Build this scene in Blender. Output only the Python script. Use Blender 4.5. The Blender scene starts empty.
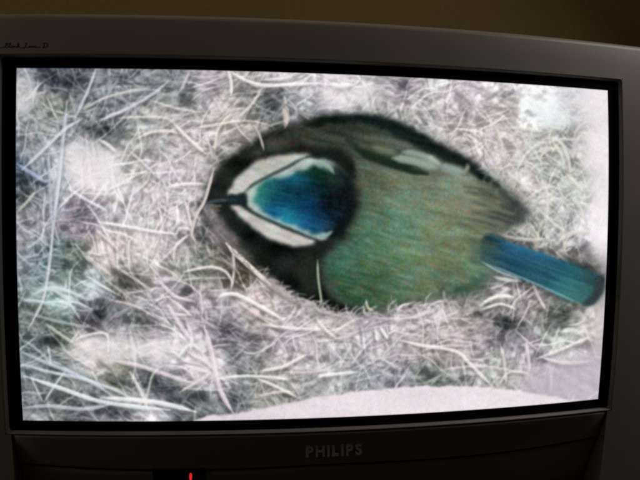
import bpy, bmesh, math, random
import numpy as np
from mathutils import Matrix, Vector

# ---------------------------------------------------------------- camera, world, lamps, exposure
scene = bpy.context.scene
COL = scene.collection
TZ = 0.86                                   # height of the middle of the screen above the floor

def tv_to_world(x, up, out):                # right, up, out of the screen  ->  world
    return Vector((x, -out, TZ+up))

cam_d = bpy.data.cameras.new('camera'); cam = bpy.data.objects.new('camera', cam_d); COL.objects.link(cam)
cam_d.sensor_fit = 'HORIZONTAL'; cam_d.sensor_width = 36.0; cam_d.lens = 36.0*560/640
cam_d.clip_start = 0.01; cam_d.clip_end = 50
right, up, back = (0.99205, 0.00736, 0.12560), (-0.00135, 0.99885, -0.04783), (-0.12581, 0.04728, 0.99093)
ax = [Vector((a, -c, b)) for a, b, c in (right, up, back)]
cam.matrix_world = Matrix.Translation(tv_to_world(-0.08347, 0.03424, 0.53418)) @ Matrix([[ax[0][i], ax[1][i], ax[2][i]] for i in range(3)]).to_4x4()
scene.camera = cam
scene.render.resolution_x, scene.render.resolution_y = 1024, 768

world = bpy.data.worlds.new('World'); scene.world = world; world.use_nodes = True
bg = world.node_tree.nodes['Background']
bg.inputs[0].default_value = (1.0, 0.80, 0.62, 1); bg.inputs[1].default_value = 0.010

def area_lamp(name, loc, target, size, size_y, energy, color):
    d = bpy.data.lights.new(name, 'AREA'); d.shape = 'RECTANGLE'; d.size = size; d.size_y = size_y
    d.energy = energy; d.color = color
    o = bpy.data.objects.new(name, d); COL.objects.link(o); o.location = loc
    o.rotation_euler = (Vector(target)-Vector(loc)).to_track_quat('-Z', 'Y').to_euler()
    return o
# curtained window to the right of the set, almost in the plane of its front
area_lamp('window_light', (0.92, -0.16, TZ+0.70), (0.30, -0.56, TZ+0.08), 0.4, 0.5, 2.8, (1.0, 0.95, 0.86))
# dim warm lamp up on the left, behind the front of the set
area_lamp('room_lamp_light', (0.02, 0.05, TZ+1.35), (0.08, 0.62, TZ+0.35), 1.5, 0.35, 1.15, (1.0, 0.72, 0.40))
area_lamp('left_light', (-1.3, -0.25, TZ+0.5), (-0.3, 0.0, TZ+0.1), 0.4, 0.8, 1.0, (1.0, 0.90, 0.68))  # weaker unseen lamp on the left, brightens the left of the set's front

scene.view_settings.view_transform = 'Standard'; scene.view_settings.look = 'None'
scene.view_settings.exposure = 0; scene.view_settings.gamma = 1; scene.view_settings.use_curve_mapping = False

# ---------------------------------------------------------------- the picture on the screen
# Painted in code as a sheet (sheet units = picture units) and laid on the curved
# tube as vertex colours of the lit phosphor face.
SX0, SY0, SW, SH, PS = 6.0, 56.0, 614, 376, 2          # sheet origin, size, pixels per unit
CW, CH = SW*PS, SH*PS

def blur(a, s):
    """gaussian blur, sigma in sheet units"""
    s = s*PS
    if s < .2: return a
    pad = int(3*s)+2
    e0, e1 = -(a.shape[0]+2*pad) % 32, -(a.shape[1]+2*pad) % 32      # round up to lengths that transform fast
    b = np.pad(a, [(pad, pad+e0), (pad, pad+e1)]+[(0, 0)]*(a.ndim-2), mode='edge')
    fy = np.fft.fftfreq(b.shape[0])[:, None]; fx = np.fft.rfftfreq(b.shape[1])[None, :]
    k = np.exp(-2*(np.pi*s)**2*(fx*fx+fy*fy))
    if b.ndim == 3:
        out = np.stack([np.fft.irfft2(np.fft.rfft2(b[..., i])*k, b.shape[:2]) for i in range(b.shape[2])], -1)
    else:
        out = np.fft.irfft2(np.fft.rfft2(b)*k, b.shape)
    return out[pad:pad+a.shape[0], pad:pad+a.shape[1]]

def dirnoise(rng, sl, ss, ang):
    """unit noise, blurred by sl along direction ang (degrees, y down) and ss across"""
    b = rng.standard_normal((CH, CW))
    fy = np.fft.fftfreq(CH)[:, None]; fx = np.fft.rfftfreq(CW)[None, :]
    c, s_ = math.cos(math.radians(ang)), math.sin(math.radians(ang))
    u, v = fx*c+fy*s_, -fx*s_+fy*c
    k = np.exp(-2*np.pi**2*((sl*PS*u)**2+(ss*PS*v)**2))
    n = np.fft.irfft2(np.fft.rfft2(b)*k, b.shape)
    return (n-n.mean())/n.std()

def smooth_poly(p, closed=True, n=6):
    p = np.array(p, float); m = len(p); out = []
    rngi = range(m) if closed else range(m-1)
    for i in rngi:
        g = (lambda j: p[j % m]) if closed else (lambda j: p[min(max(j, 0), m-1)])
        a, b, c, d = g(i-1), g(i), g(i+1), g(i+2)
        for t in np.linspace(0, 1, n, endpoint=False):
            out.append(.5*((2*b)+(c-a)*t+(2*a-5*b+4*c-d)*t*t+(3*b-a-3*c+d)*t**3))
    if not closed: out.append(p[-1])
    return np.array(out)

GY, GX = np.mgrid[0:CH, 0:CW]
GX = GX/PS+SX0; GY = GY/PS+SY0

def mask(p, soft=.8, rough=0, smooth=True):
    q = smooth_poly(p) if smooth else np.array(p, float)
    gx, gy = (GX+rough*WOB[0], GY+rough*WOB[1]) if rough else (GX, GY)
    ins = np.zeros((CH, CW))
    n = len(q); e = 10+3*soft
    y0 = max(0, int((q[:, 1].min()-SY0-e)*PS)); y1 = min(CH, int((q[:, 1].max()-SY0+e)*PS))
    x0 = max(0, int((q[:, 0].min()-SX0-e)*PS)); x1 = min(CW, int((q[:, 0].max()-SX0+e)*PS))
    gx, gy = gx[y0:y1, x0:x1], gy[y0:y1, x0:x1]; sub = np.zeros(gx.shape, bool)
    for i in range(n):
        (ax, ay), (bx, by) = q[i], q[(i+1) % n]
        if ay == by: continue
        sub ^= ((ay > gy) != (by > gy)) & (gx < (bx-ax)*(gy-ay)/(by-ay)+ax)
    ins[y0:y1, x0:x1] = blur(sub.astype(float), soft)
    return ins

def field(pts, sig):
    """smooth colour field through colour notes (x, y, r, g, b)"""
    num = np.zeros((CH//8+1, CW//8+1, 3)); den = np.full(num.shape[:2], 1e-12)
    yy, xx = np.mgrid[0:num.shape[0], 0:num.shape[1]]*8/PS
    for x, y, r, g, b in pts:
        w = np.exp(-((xx+SX0-x)**2+(yy+SY0-y)**2)/(2*sig*sig))+1e-5/(1+((xx+SX0-x)**2+(yy+SY0-y)**2))
        num += w[..., None]*np.array([r, g, b]); den += w
    f = num/den[..., None]
    iy = np.clip(np.arange(CH)/8, 0, f.shape[0]-1.001); ix = np.clip(np.arange(CW)/8, 0, f.shape[1]-1.001)
    y0 = iy.astype(int); x0 = ix.astype(int); ty = (iy-y0)[:, None, None]; tx = (ix-x0)[None, :, None]
    return (f[y0][:, x0]*(1-ty)*(1-tx)+f[y0+1][:, x0]*ty*(1-tx)+f[y0][:, x0+1]*(1-ty)*tx+f[y0+1][:, x0+1]*ty*tx)

def splat(img, strokes, soft=.35, gain=2.4):
    """one layer of strokes: each (points Nx2 densely sampled, half width, colour, alpha)"""
    idx, wgt, col = [], [], []
    for pts, hw, c, a in strokes:
        d = np.gradient(pts, axis=0); L = np.hypot(d[:, 0], d[:, 1])+1e-9
        nrm = np.stack([-d[:, 1], d[:, 0]], 1)/L[:, None]
        n = len(pts); t = np.linspace(0, 1, n)
        prof = np.clip(np.minimum(t, 1-t)*6, .25, 1)
        k = max(1, int(math.ceil(hw*2*PS)))
        offs = (np.arange(k)-(k-1)/2)/PS if k > 1 else np.zeros(1)
        for o in offs:
            e = 1-(abs(o)/(hw+.3))**2*.5
            q = pts+nrm*(o*prof[:, None])
            idx.append(q); wgt.append(a*e*prof*L*PS*min(1, hw*2*PS)); col.append(np.broadcast_to(np.array(c, float)*(1+.10*(-o/(hw+.3))), (n, 3)))
    q = np.concatenate(idx); w = np.concatenate(wgt); c = np.concatenate(col)
    fx = (q[:, 0]-SX0)*PS; fy = (q[:, 1]-SY0)*PS
    x0 = np.floor(fx).astype(int); y0 = np.floor(fy).astype(int); tx = fx-x0; ty = fy-y0
    mg = int(4*soft*PS)+3
    bx0, by0 = max(0, int(x0.min())-mg), max(0, int(y0.min())-mg); bx1, by1 = min(CW, int(x0.max())+mg), min(CH, int(y0.max())+mg)
    bw, bh = bx1-bx0, by1-by0
    W = np.zeros(bh*bw); C = [np.zeros(bh*bw) for _ in range(3)]
    for dx, dy, ww in ((0, 0, (1-tx)*(1-ty)), (1, 0, tx*(1-ty)), (0, 1, (1-tx)*ty), (1, 1, tx*ty)):
        xx, yy = x0+dx-bx0, y0+dy-by0
        ok = (xx >= 0) & (xx < bw) & (yy >= 0) & (yy < bh)
        i = yy[ok]*bw+xx[ok]; v = (w*ww)[ok]
        W += np.bincount(i, v, bh*bw)
        for j in range(3): C[j] += np.bincount(i, v*c[ok, j], bh*bw)
    W = blur(W.reshape(bh, bw), soft); C = np.stack([blur(k.reshape(bh, bw), soft) for k in C], -1)
    al = 1-np.exp(-np.clip(W, 0, None)*gain)
    img = img.copy(); win = img[by0:by1, bx0:bx1]
    img[by0:by1, bx0:bx1] = win*(1-al[..., None])+al[..., None]*C/(np.clip(W, 1e-4, None)[..., None])
    return img

def line(p, n=None):
    q = smooth_poly(p, False, 10) if len(p) > 2 else np.array(p, float)
    d = np.concatenate([[0], np.cumsum(np.hypot(*np.diff(q, axis=0).T))])
    m = max(4, int(d[-1]*PS*.9)); t = np.linspace(0, d[-1], m)
    return np.stack([np.interp(t, d, q[:, 0]), np.interp(t, d, q[:, 1])], 1)

NOTES = [  # colour notes of the nest: x, y, r, g, b
(25,85,188,188,194),(28,104,186,190,190),(45,76,92,104,124),(60,82,98,104,120),(78,80,88,94,106),(100,86,122,130,142),(140,80,126,132,138),(55,108,128,138,118),
(120,105,150,152,160),(90,112,140,142,150),(170,75,128,134,140),(210,86,176,162,172),(185,100,148,150,150),(240,88,170,165,160),(268,102,118,124,124),(275,78,192,178,186),
(300,78,214,206,210),(300,100,158,158,164),(340,80,216,202,212),(350,96,206,202,207),(400,85,164,154,166),(385,105,186,182,182),(440,85,208,204,204),(430,102,188,178,184),
(460,100,178,164,170),(470,84,204,190,200),(490,88,216,206,212),(500,110,186,178,172),(530,90,226,220,222),(540,114,238,244,244),(575,95,208,204,214),(600,100,236,228,232),
(580,114,188,184,190),(20,130,138,144,150),(40,135,150,160,166),(62,130,160,165,172),(85,130,126,132,140),(103,130,88,102,100),(100,160,200,192,196),(85,176,214,206,206),
(112,180,224,216,216),(130,165,176,176,172),(22,175,84,106,128),(25,195,90,106,106),(45,165,168,174,186),(50,190,168,174,190),(30,215,162,158,170),(80,212,148,138,154),
(120,205,186,180,186),(150,200,196,186,190),(145,150,166,160,162),(150,130,164,168,164),(170,130,184,174,176),(200,140,188,178,180),(165,170,200,190,196),(190,172,186,176,180),
(175,210,196,186,190),(25,255,148,154,164),(40,262,118,142,158),(70,268,104,122,114),(60,290,158,188,184),(90,290,174,184,190),(30,322,118,134,130),(50,340,96,114,102),
(35,348,128,144,150),(100,316,84,84,90),(115,322,150,150,156),(90,350,206,196,196),(122,346,202,192,196),(140,255,206,192,192),(110,250,196,182,182),(130,280,126,126,112),
(150,300,176,166,176),(142,318,112,116,116),(180,255,188,174,182),(200,245,142,136,136),(190,266,132,148,118),(170,300,190,180,186),(228,262,112,106,92),(190,290,156,142,152),
(220,312,176,166,172),(225,332,130,120,136),(200,350,196,186,190),(245,346,138,138,140),(262,312,190,172,168),(290,330,190,176,186),(300,308,186,176,176),(340,330,200,186,188),
(372,336,180,170,180),(400,322,190,176,182),(440,312,196,182,186),(472,326,170,156,156),(340,356,170,170,170),(420,350,176,162,166),(450,352,186,166,170),(510,298,172,162,166),
(538,300,150,140,142),(560,318,114,122,110),(505,326,100,104,100),(488,336,160,150,160),(520,346,164,154,166),(565,336,196,200,196),(592,326,210,196,196),(601,300,202,190,190),
(585,262,132,128,126),(590,345,184,170,174),(30,375,134,150,160),(50,370,120,134,130),(80,376,140,150,150),(40,391,110,120,122),(60,396,100,114,110),(92,364,190,182,182),
(115,366,176,176,162),(120,380,120,124,112),(150,382,90,94,106),(142,400,214,206,214),(90,416,110,110,122),(40,410,166,166,176),(110,410,120,120,130),(170,386,108,114,124),
(190,370,204,190,196),(215,380,218,204,210),(200,396,104,114,116),(230,400,114,120,126),(242,376,130,134,140),(262,386,164,160,152),(290,370,190,176,180),(280,391,140,144,136),
(310,380,164,164,166),(340,370,184,180,182),(360,381,150,154,160),(400,380,150,146,160),(430,376,122,138,126),(456,380,130,138,134),(470,370,188,180,182),(500,370,166,168,162),
(530,380,194,182,190),(560,376,190,180,194),(588,366,196,186,196),(590,385,200,188,200),(500,142,200,190,186),(530,140,196,190,182),(560,130,162,166,166),(575,160,186,182,178),
(598,150,232,222,226),(606,200,226,216,220),(555,170,176,180,172),(530,190,206,200,192),(560,200,196,196,192),(580,186,192,200,192),(597,230,236,230,236),(560,226,172,172,176),
(520,200,200,196,188),(490,140,206,188,192),(455,130,190,176,176),(420,118,186,182,180),(545,245,168,166,160),(470,300,150,150,140),(520,265,140,140,140),(385,345,186,178,182),
(230,160,150,146,140),(215,230,150,142,146),(245,130,168,160,152),(230,118,186,176,174),(320,345,186,176,182),(260,340,150,142,146),(310,320,188,178,180),(160,345,200,190,196),(165,365,206,196,202)]

def paint():
    global WOB
    rng = np.random.default_rng(11)
    WOB = [dirnoise(rng, 2.2, 2.2, 0), dirnoise(rng, 2.2, 2.2, 0)]
    base = field(NOTES, 13); g_ = base.mean(-1, keepdims=True); base = g_+(base-g_)*.65; base = base+(base-blur(base, 30))*.25
    img = base.copy()
    fine, mid, big = dirnoise(rng, 1.3, 1.3, 0), dirnoise(rng, 3.2, 2.6, 20), dirnoise(rng, 9, 9, 0)
    # how tangled (contrasty) the straw is: calm at the box wall and on the white fluff
    calm = np.clip(mask([(575,86),(612,86),(612,262),(596,262),(588,220),(584,170),(578,130)], 8)+mask([(555,362),(612,345),(612,410),(500,392)], 8)
                   +mask([(592,300),(612,280),(612,350),(596,345)], 5)+.8*mask([(70,150),(100,140),(122,160),(118,185),(80,192),(68,172)], 8)
                   +.7*mask([(75,338),(105,330),(150,340),(185,345),(180,362),(110,368),(80,360)], 6)+.8*mask([(17,80),(34,82),(36,112),(17,116)], 5)
                   +.6*mask([(505,95),(560,92),(565,124),(540,128)], 6)+.5*mask([(300,76),(380,78),(380,106),(330,112),(318,96)], 6), 0, 1)
    con = np.clip(1-.85*calm, .1, 1)
    left = np.clip((330-GX)/300, 0, 1)
    img = img+(con*(11*mid+8*fine+7*big))[..., None]*np.array([1, 1, 1.0])
    img = img+np.where(mid[..., None] < -1.0, (mid[..., None]+1.0)*34*con[..., None], 0)
    img = img+(con*dirnoise(rng, 4, 4, 0))[..., None]*np.array([2, -2.5, 2])+(con*dirnoise(rng, 5, 5, 0)*(.5+left))[..., None]*np.array([-3, .5, 3.5])
    blot_w = dirnoise(rng, 6, 6, 0)
    # soft matted fuzz: streaks that change direction from tuft to tuft
    angs = [0, 25, 50, 80, 110, 140, 160]
    sel = [dirnoise(rng, 7, 7, 0) for _ in angs]; wts = np.exp(2.2*np.stack(sel)); wts /= wts.sum(0)
    fuzz = sum(w_*dirnoise(rng, 7, .75, a_) for w_, a_ in zip(wts, angs)); fuzz /= fuzz.std()
    fuzz2 = sum(w_*dirnoise(rng, 12, 1.7, a_) for w_, a_ in zip(wts[::-1], angs)); fuzz2 /= fuzz2.std()
    img = img+(con*(9*fuzz+11*fuzz2))[..., None]
    # ---- loose fibres, layer over layer, each with its own shadow
    cx, cy = 370, 212
    def fibres(n, lmin, lmax, wmin, wmax, dl, seed, tang):
        r = np.random.default_rng(seed); light, dark = [], []
        for _ in range(n):
            x, y = r.uniform(12, 612), r.uniform(62, 424)
            i, j = min(CH-1, max(0, int((y-SY0)*PS))), min(CW-1, max(0, int((x-SX0)*PS)))
            c = con[i, j]
            if r.random() > c*1.15: continue
            e = math.hypot((x-cx)/185, (y-cy)/105)
            ta = math.atan2((x-cx)/185/185, -(y-cy)/105/105)
            a = ta+r.normal(0, .5) if (e < 1.55 and r.random() < tang) else (r.normal(.55, .6) if r.random() < .45 and x < 330 else r.uniform(0, math.pi))
            if y < 135 and 60 < x < 280 and r.random() < .5: a = r.normal(-.45, .35)
            if y > 350 and x < 230 and r.random() < .5: a = r.normal(.3, .3)
            L = r.uniform(lmin, lmax)*(.7 if x > 470 else 1); k = r.normal(0, .012)*(2.2 if x > 470 and y < 260 else 1)
            m = max(5, int(L*PS*.8)); s = np.linspace(-L/2, L/2, m); th = a+k*s+.25*np.sin(s*.21+r.uniform(0, 6))*r.uniform(0, 1)
            p = np.stack([x+np.concatenate([[0], np.cumsum(np.cos(th[1:])*L/m)])-math.cos(a)*L/2, y+np.concatenate([[0], np.cumsum(np.sin(th[1:])*L/m)])-math.sin(a)*L/2], 1)
            hw = r.uniform(wmin, wmax); b = base[i, j]
            up = abs(r.normal(0, 1))*dl*(.5+.5*c)+(26*r.random() if r.random() < .4 else 0)
            tint = np.array([r.normal(2, 4), r.normal(0, 3), r.normal(-1, 4)])
            light.append((p, hw, np.clip(b*.94+6+up*1.5+tint, 30, 250), r.uniform(.35, .9)))
            if r.random() < .6: dark.append((p+np.array([r.normal(0, 1), r.normal(.6, 1.4)+hw*.6]), hw*1.1, np.clip(b*.55-6+tint*.5, 14, 200), r.uniform(.1, .4)*c))
        return light, dark
    for li, (n, a, b, c, d, dl) in enumerate([(700,10,34,.5,1.5,8),(900,10,40,.35,1.1,14),(1100,12,46,.25,.7,20),(1000,12,52,.25,.65,26),(640,14,60,.25,.65,32),(300,22,84,.3,.7,38)]):
        lt, dk = fibres(n, a, b, c, d, dl, 50+li, .55)
        img = splat(img, dk, 1.0, 1.1); img = splat(img, lt, .5, 1.3)
    low = blur(img, 9); d = (img-low)*1.4; g_ = d.mean(-1, keepdims=True); d = g_+(d-g_)*.45
    d = np.where(d > 0, 80*np.tanh(d/80), 50*np.tanh(d/50)); img = blur(base, 4)*np.array([1.02, 1.02, 1.02])+d
    for x, y, rx, ry, k in [(98,168,26,22,.55),(90,352,20,10,.45),(125,346,16,9,.4),(165,352,22,12,.4),(24,95,9,18,.45),(345,94,30,11,.4),(150,240,16,9,.35),(204,345,12,9,.35),(100,160,12,9,.3),(60,292,14,7,.3),(190,172,18,9,.25),(430,312,22,7,.25),(350,322,24,7,.2),(210,375,14,8,.35)]:
        g = np.exp(-.5*(((GX-x+5*blot_w)/rx)**2+((GY-y+4*blot_w)/ry)**2)**1.5)*(.8+.2*fuzz)
        img = img*(1-(k*g)[..., None])+(k*g)[..., None]*np.array([232, 228, 230])
    # tight dark pockets between the straws
    for x, y, rx, ry, k in [(101,315,5,4,.6),(94,131,6,4,.4),(107,130,4,3,.4),(142,319,4,4,.4),(24,178,6,4,.45),(40,183,4,3,.4),(22,196,6,5,.4),(47,190,2,4,.3),(82,215,6,5,.35),(68,268,6,4,.4),(48,342,9,4,.45),
                             (152,382,9,8,.4),(170,390,9,6,.3),(198,398,9,5,.4),(55,396,10,4,.35),(118,382,8,4,.35),(108,375,6,3,.3),(60,78,8,5,.3),(80,78,5,4,.3),(122,80,6,4,.35),(120,105,5,4,.3),
                             (186,98,6,6,.3),(268,100,7,9,.3),(282,94,4,4,.4),(222,84,5,4,.2),(245,92,6,5,.3),(430,374,9,5,.3),(456,380,7,4,.3),(505,324,8,5,.5),(562,320,9,7,.35),(120,413,14,4,.4),(540,358,5,6,.3),
                             (200,205,4,6,.3),(203,238,5,7,.5),(205,222,4,5,.4),(230,400,7,5,.3),(285,408,5,3,.3),(131,280,9,6,.3),(185,292,6,4,.3),(227,330,9,6,.25),(45,76,9,5,.3),(404,85,8,3,.3),(505,94,14,2.5,.3),(532,114,6,3,.45),(567,172,3,5,.3),(588,245,4,3,.4),(478,316,6,4,.35)]:
        g = np.exp(-.5*(((GX-x+1.5*WOB[0])/rx)**2+((GY-y+1.5*WOB[1])/ry)**2)**1.3)
        img = img*(1-(k*g)[..., None]*np.array([1, .95, .92]))
    # ---- straws one can name
    S1 = [ # points, half width, colour, alpha
    ([(96,68),(88,90),(75,118)],1.5,(178,182,190),.8),([(67,100),(64,130),(60,165),(56,200),(53,235)],2.2,(176,182,194),.6),([(53,222),(51,250),(47,280),(42,302),(28,330)],1.4,(196,196,200),.7),
    ([(62,150),(58,190),(54,214)],1.8,(188,192,200),.6),([(48,150),(50,190),(52,230)],2,(166,174,188),.55),([(82,119),(66,128),(48,145),(22,170)],1.8,(190,194,202),.75),([(17,164),(30,172),(45,182)],2.2,(150,166,192),.75),([(18,211),(27,202),(36,191)],1.5,(180,184,170),.75),
    ([(68,188),(85,199),(106,210)],1.6,(206,206,212),.7),([(100,140),(108,145),(116,152)],1.9,(214,206,206),.75),([(60,207),(72,195),(84,186)],1.3,(206,202,202),.7),([(128,150),(142,162),(157,177)],1.3,(200,196,196),.6),
    ([(138,138),(152,132),(170,131),(180,134)],1.4,(206,198,190),.65),([(80,112),(100,100),(125,92),(150,88)],1.4,(186,184,176),.6),([(96,122),(120,112),(150,96),(172,78)],1.6,(190,186,196),.6),([(118,118),(140,117),(165,118),(178,126)],1.3,(198,194,184),.6),
    ([(105,118),(112,114),(122,112)],1.2,(190,186,200),.6),([(174,124),(188,138),(206,154)],2,(222,208,206),.75),([(150,100),(175,108),(200,112)],1.2,(204,196,186),.5),([(180,92),(186,80),(190,70)],1.6,(184,176,190),.6),
    ([(228,70),(238,76),(250,82),(264,85),(282,85),(318,83)],1.8,(240,232,228),.8),([(228,70),(231,82),(231,96)],1.7,(234,226,222),.8),([(262,80),(285,78),(298,72)],1.6,(222,210,216),.6),([(330,84),(340,86),(352,84)],2.4,(248,242,240),.8),([(356,84),(360,78),(352,74)],1,(230,222,226),.5),
    ([(195,128),(220,124),(240,120)],1.5,(216,200,190),.6),([(215,152),(218,130),(232,112)],1.4,(214,206,190),.5),([(238,118),(252,104),(262,88)],1.5,(206,198,196),.55),([(98,222),(125,226),(152,231),(176,234)],1.6,(224,212,212),.85),([(168,187),(185,184),(206,184)],1.4,(218,206,204),.8),
    ([(184,198),(188,212),(192,230)],1.6,(214,202,202),.7),([(176,236),(180,228),(192,230)],1.5,(210,198,198),.6),([(174,262),(176,246),(190,234)],1.6,(204,192,194),.6),([(96,230),(108,240),(118,250)],1.5,(210,194,190),.6),([(86,255),(98,265),(110,275)],1.4,(206,190,184),.55),
    ([(160,262),(172,250),(186,236)],1.2,(210,200,204),.5),([(183,272),(196,269),(212,267),(226,272),(233,284)],1.5,(212,202,204),.75),([(233,252),(234,270),(231,290)],1.3,(208,196,196),.7),([(158,280),(175,296),(195,301)],1.7,(208,194,200),.6),([(168,305),(180,325),(195,345)],2.4,(208,196,202),.55),
    ([(110,262),(130,276),(155,292)],1.3,(196,182,182),.5),([(110,300),(135,306),(160,320)],1.3,(200,186,192),.55),([(190,352),(192,335),(186,322)],2,(214,208,210),.55),([(178,358),(190,345),(204,352)],1.8,(206,210,212),.55),
    ([(20,300),(40,302),(70,308)],1.6,(170,186,190),.55),([(24,312),(60,322),(95,328)],1.6,(150,160,160),.55),([(30,296),(55,288),(90,300)],1.4,(178,196,196),.5),([(46,324),(60,334),(76,345)],1.8,(178,188,170),.6),([(24,340),(40,352),(52,366)],1.3,(160,176,178),.6),([(48,346),(50,358),(50,366)],1.3,(196,196,206),.6),
    ([(72,342),(84,336),(106,334),(108,356)],1.2,(216,206,208),.7),([(22,352),(45,362),(70,372),(95,384),(112,396)],2.1,(172,182,192),.75),([(22,364),(50,372),(80,378),(110,388),(135,400)],1.9,(184,194,200),.7),([(24,376),(60,388),(95,400),(130,406),(170,410)],2.6,(206,212,216),.85),
    ([(100,398),(135,400),(165,404),(196,412)],3,(220,214,222),.85),([(22,408),(50,406),(85,409),(112,404)],2.2,(176,178,188),.7),([(30,374),(36,388),(43,402)],1.2,(176,190,186),.6),([(66,370),(55,385),(44,402)],1.2,(184,200,196),.65),([(130,372),(140,390),(148,410)],2.2,(210,208,206),.6),([(134,408),(146,398),(152,376),(162,366)],1.3,(196,196,186),.5),
    ([(110,360),(140,366),(170,376),(195,384)],2.4,(208,196,200),.55),([(180,392),(200,380),(212,372)],1.5,(200,188,186),.55),([(204,325),(212,355),(217,380),(224,398),(234,414)],3.2,(212,198,204),.7),([(214,370),(205,360),(188,352)],2.6,(212,200,206),.55),
    ([(220,378),(245,376),(270,377),(290,380)],1.6,(222,214,206),.75),([(256,378),(275,386),(299,398)],1.5,(214,206,198),.75),([(260,371),(282,367),(296,360),(308,354)],1.9,(222,206,202),.75),([(258,396),(278,392),(294,392)],1.4,(206,196,188),.55),([(318,376),(336,374),(357,372)],1.8,(232,228,222),.8),
    ([(282,372),(310,372),(330,368)],1.2,(204,190,190),.5),([(218,298),(226,294),(238,295),(256,304),(284,320)],2.1,(226,212,208),.85),([(236,300),(256,314),(280,330)],1.3,(206,190,184),.5),([(262,324),(290,328),(320,329)],1.5,(222,206,204),.7),([(316,318),(326,330),(336,338)],1.4,(220,208,198),.7),
    ([(380,327),(384,333),(388,339)],1.6,(246,240,240),.95),([(330,336),(350,322),(362,318)],1.1,(210,200,200),.5),([(352,364),(362,350),(374,338)],1.2,(204,196,200),.5),([(372,318),(410,318),(440,308)],1.4,(212,200,204),.5),([(400,340),(420,345),(455,351),(468,362),(482,376),(494,388)],1.7,(218,206,204),.8),
    ([(420,352),(440,346),(470,346)],1.2,(206,192,196),.5),([(440,370),(480,366),(520,372)],1.3,(198,188,192),.5),([(500,344),(504,360),(506,384)],1.8,(204,196,190),.55),([(498,386),(510,372),(530,374)],1.4,(206,200,196),.55),([(526,342),(528,356),(530,372)],2.2,(208,196,200),.65),
    ([(536,359),(560,350),(592,336)],1.5,(204,196,196),.65),([(540,357),(565,363),(592,361)],1.8,(206,202,200),.65),([(492,276),(502,279),(521,281)],1.9,(244,238,226),.95),([(480,306),(490,299),(502,296),(514,297)],1.9,(228,222,204),.85),([(484,309),(500,304),(516,309)],1.3,(224,216,200),.75),
    ([(532,282),(538,296),(546,310)],1.6,(208,192,194),.75),([(562,332),(570,330),(580,334)],3.2,(204,206,204),.5),([(515,330),(526,340),(540,352)],1.2,(200,188,190),.45)]
    img = splat(img, [(line(p)+np.array([.5, 2.2+w*.6]), w, np.array(c)*.45, a*.5) for p, w, c, a in S1], 1.4, 1.1)
    img = splat(img, [(line(p), w*.75, np.clip(np.array(c)*1.12+14, 0, 252), a) for p, w, c, a in S1], .5, 2.0)
    for x, y, rx, ry, k in [(98,168,22,19,.5),(92,352,18,8,.4),(128,347,15,8,.4),(166,352,18,10,.4),(23,95,7,16,.5),(345,94,26,9,.4),(150,240,14,8,.3),(208,372,9,9,.3),(204,346,10,8,.3)]:
        g = np.exp(-.5*(((GX-x+6*blot_w)/rx)**2+((GY-y+5*blot_w)/ry)**2)**1.6)*np.clip(.85+.2*fuzz2, 0, 1)
        img = img*(1-(k*g)[..., None])+(k*g)[..., None]*np.array([236, 230, 232])
    # curly pale fibres on the right
    r = np.random.default_rng(5); cur, cus = [], []
    for _ in range(190):
        x, y = r.uniform(470, 585), r.uniform(100, 250)
        if y-100 < (x-590)*-1.35-60 or (x < 530 and y > 120+(x-440)*1.15): continue
        a, k = r.uniform(0, 6.3), r.choice([-1, 1])*r.uniform(.02, .1); L = r.uniform(12, 34); m = int(L*2); th = a+k*np.arange(m)*L/m
        p = np.stack([x+np.cumsum(np.cos(th))*L/m, y+np.cumsum(np.sin(th))*L/m], 1)
        cur.append((p, r.uniform(.4, 1.0), (222+r.normal(0, 10), 222+r.normal(0, 8), 212+r.normal(0, 8)), r.uniform(.4, .75))); cus.append((p+[.4, 1.6], .9, (138, 136, 130), .3))
    for p, w, a in [([(545,138),(560,142),(568,158),(570,172)],1.5,.8),([(552,140),(562,156),(564,172)],1.2,.7),([(568,176),(576,184),(584,192)],1.6,.75),([(518,168),(530,150),(548,140)],1.4,.7),([(506,172),(522,184),(534,196)],1.5,.7),([(520,205),(540,190),(556,186)],1.4,.7),
                    ([(546,185),(547,205),(546,225)],1.8,.6),([(536,206),(552,222),(566,232)],1.3,.6),([(505,128),(520,128),(545,132)],1.3,.6),([(490,120),(498,132),(503,150)],1.3,.6),([(488,226),(505,236),(530,240),(548,238)],1.4,.75),([(572,200),(580,206),(582,218)],1.3,.7),([(560,240),(575,232),(590,232)],2.2,.6)]:
        cur.append((line(p), w, (234, 232, 222), a)); cus.append((line(p)+[.4, 2], w, (130, 130, 122), .35))
    img = splat(img, cus, 1.0, 1.1); img = splat(img, cur, .5, 1.6)
    # bright white patch and box wall
    g = mask([(520,100),(532,98),(556,104),(572,118),(556,128),(540,124),(528,112)], 3.5); img = img*(1-.75*g[..., None])+.75*g[..., None]*np.array([240, 247, 247])
    g = mask([(556,120),(575,118),(590,114),(588,119),(570,126)], 1.6); img = img*(1-.5*g[..., None])+.5*g[..., None]*np.array([232, 236, 236])
    g = mask([(586,84),(616,84),(616,268),(598,262),(590,240),(592,200),(588,160),(584,120)], 7)*.75; img = img*(1-g[..., None])+g[..., None]*np.array([240, 232, 236])
    g = mask([(548,86),(600,88),(600,104),(575,112),(556,104)], 8)*.5; img = img*(1-g[..., None])+g[..., None]*np.array([236, 232, 236])
    # pale rim of the box at the bottom
    rim = mask([(196,420),(240,412.5),(280,404.5),(320,397),(360,391),(400,387.2),(440,386),(480,387),(510,390),(540,394),(566,399),(584,404),(584,440),(190,440)], .9, .5)
    rc = np.array([234, 222, 228])+(dirnoise(rng, 14, 5, 0)*3+fine*2)[..., None]*np.array([1, 1, 1])+np.clip((GX-380)/200, -.6, 1)[..., None]*np.array([9, 11, 10])
    sh = blur(rim, 5); img = img*(1-.10*np.clip(sh, 0, 1)[..., None])
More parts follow.
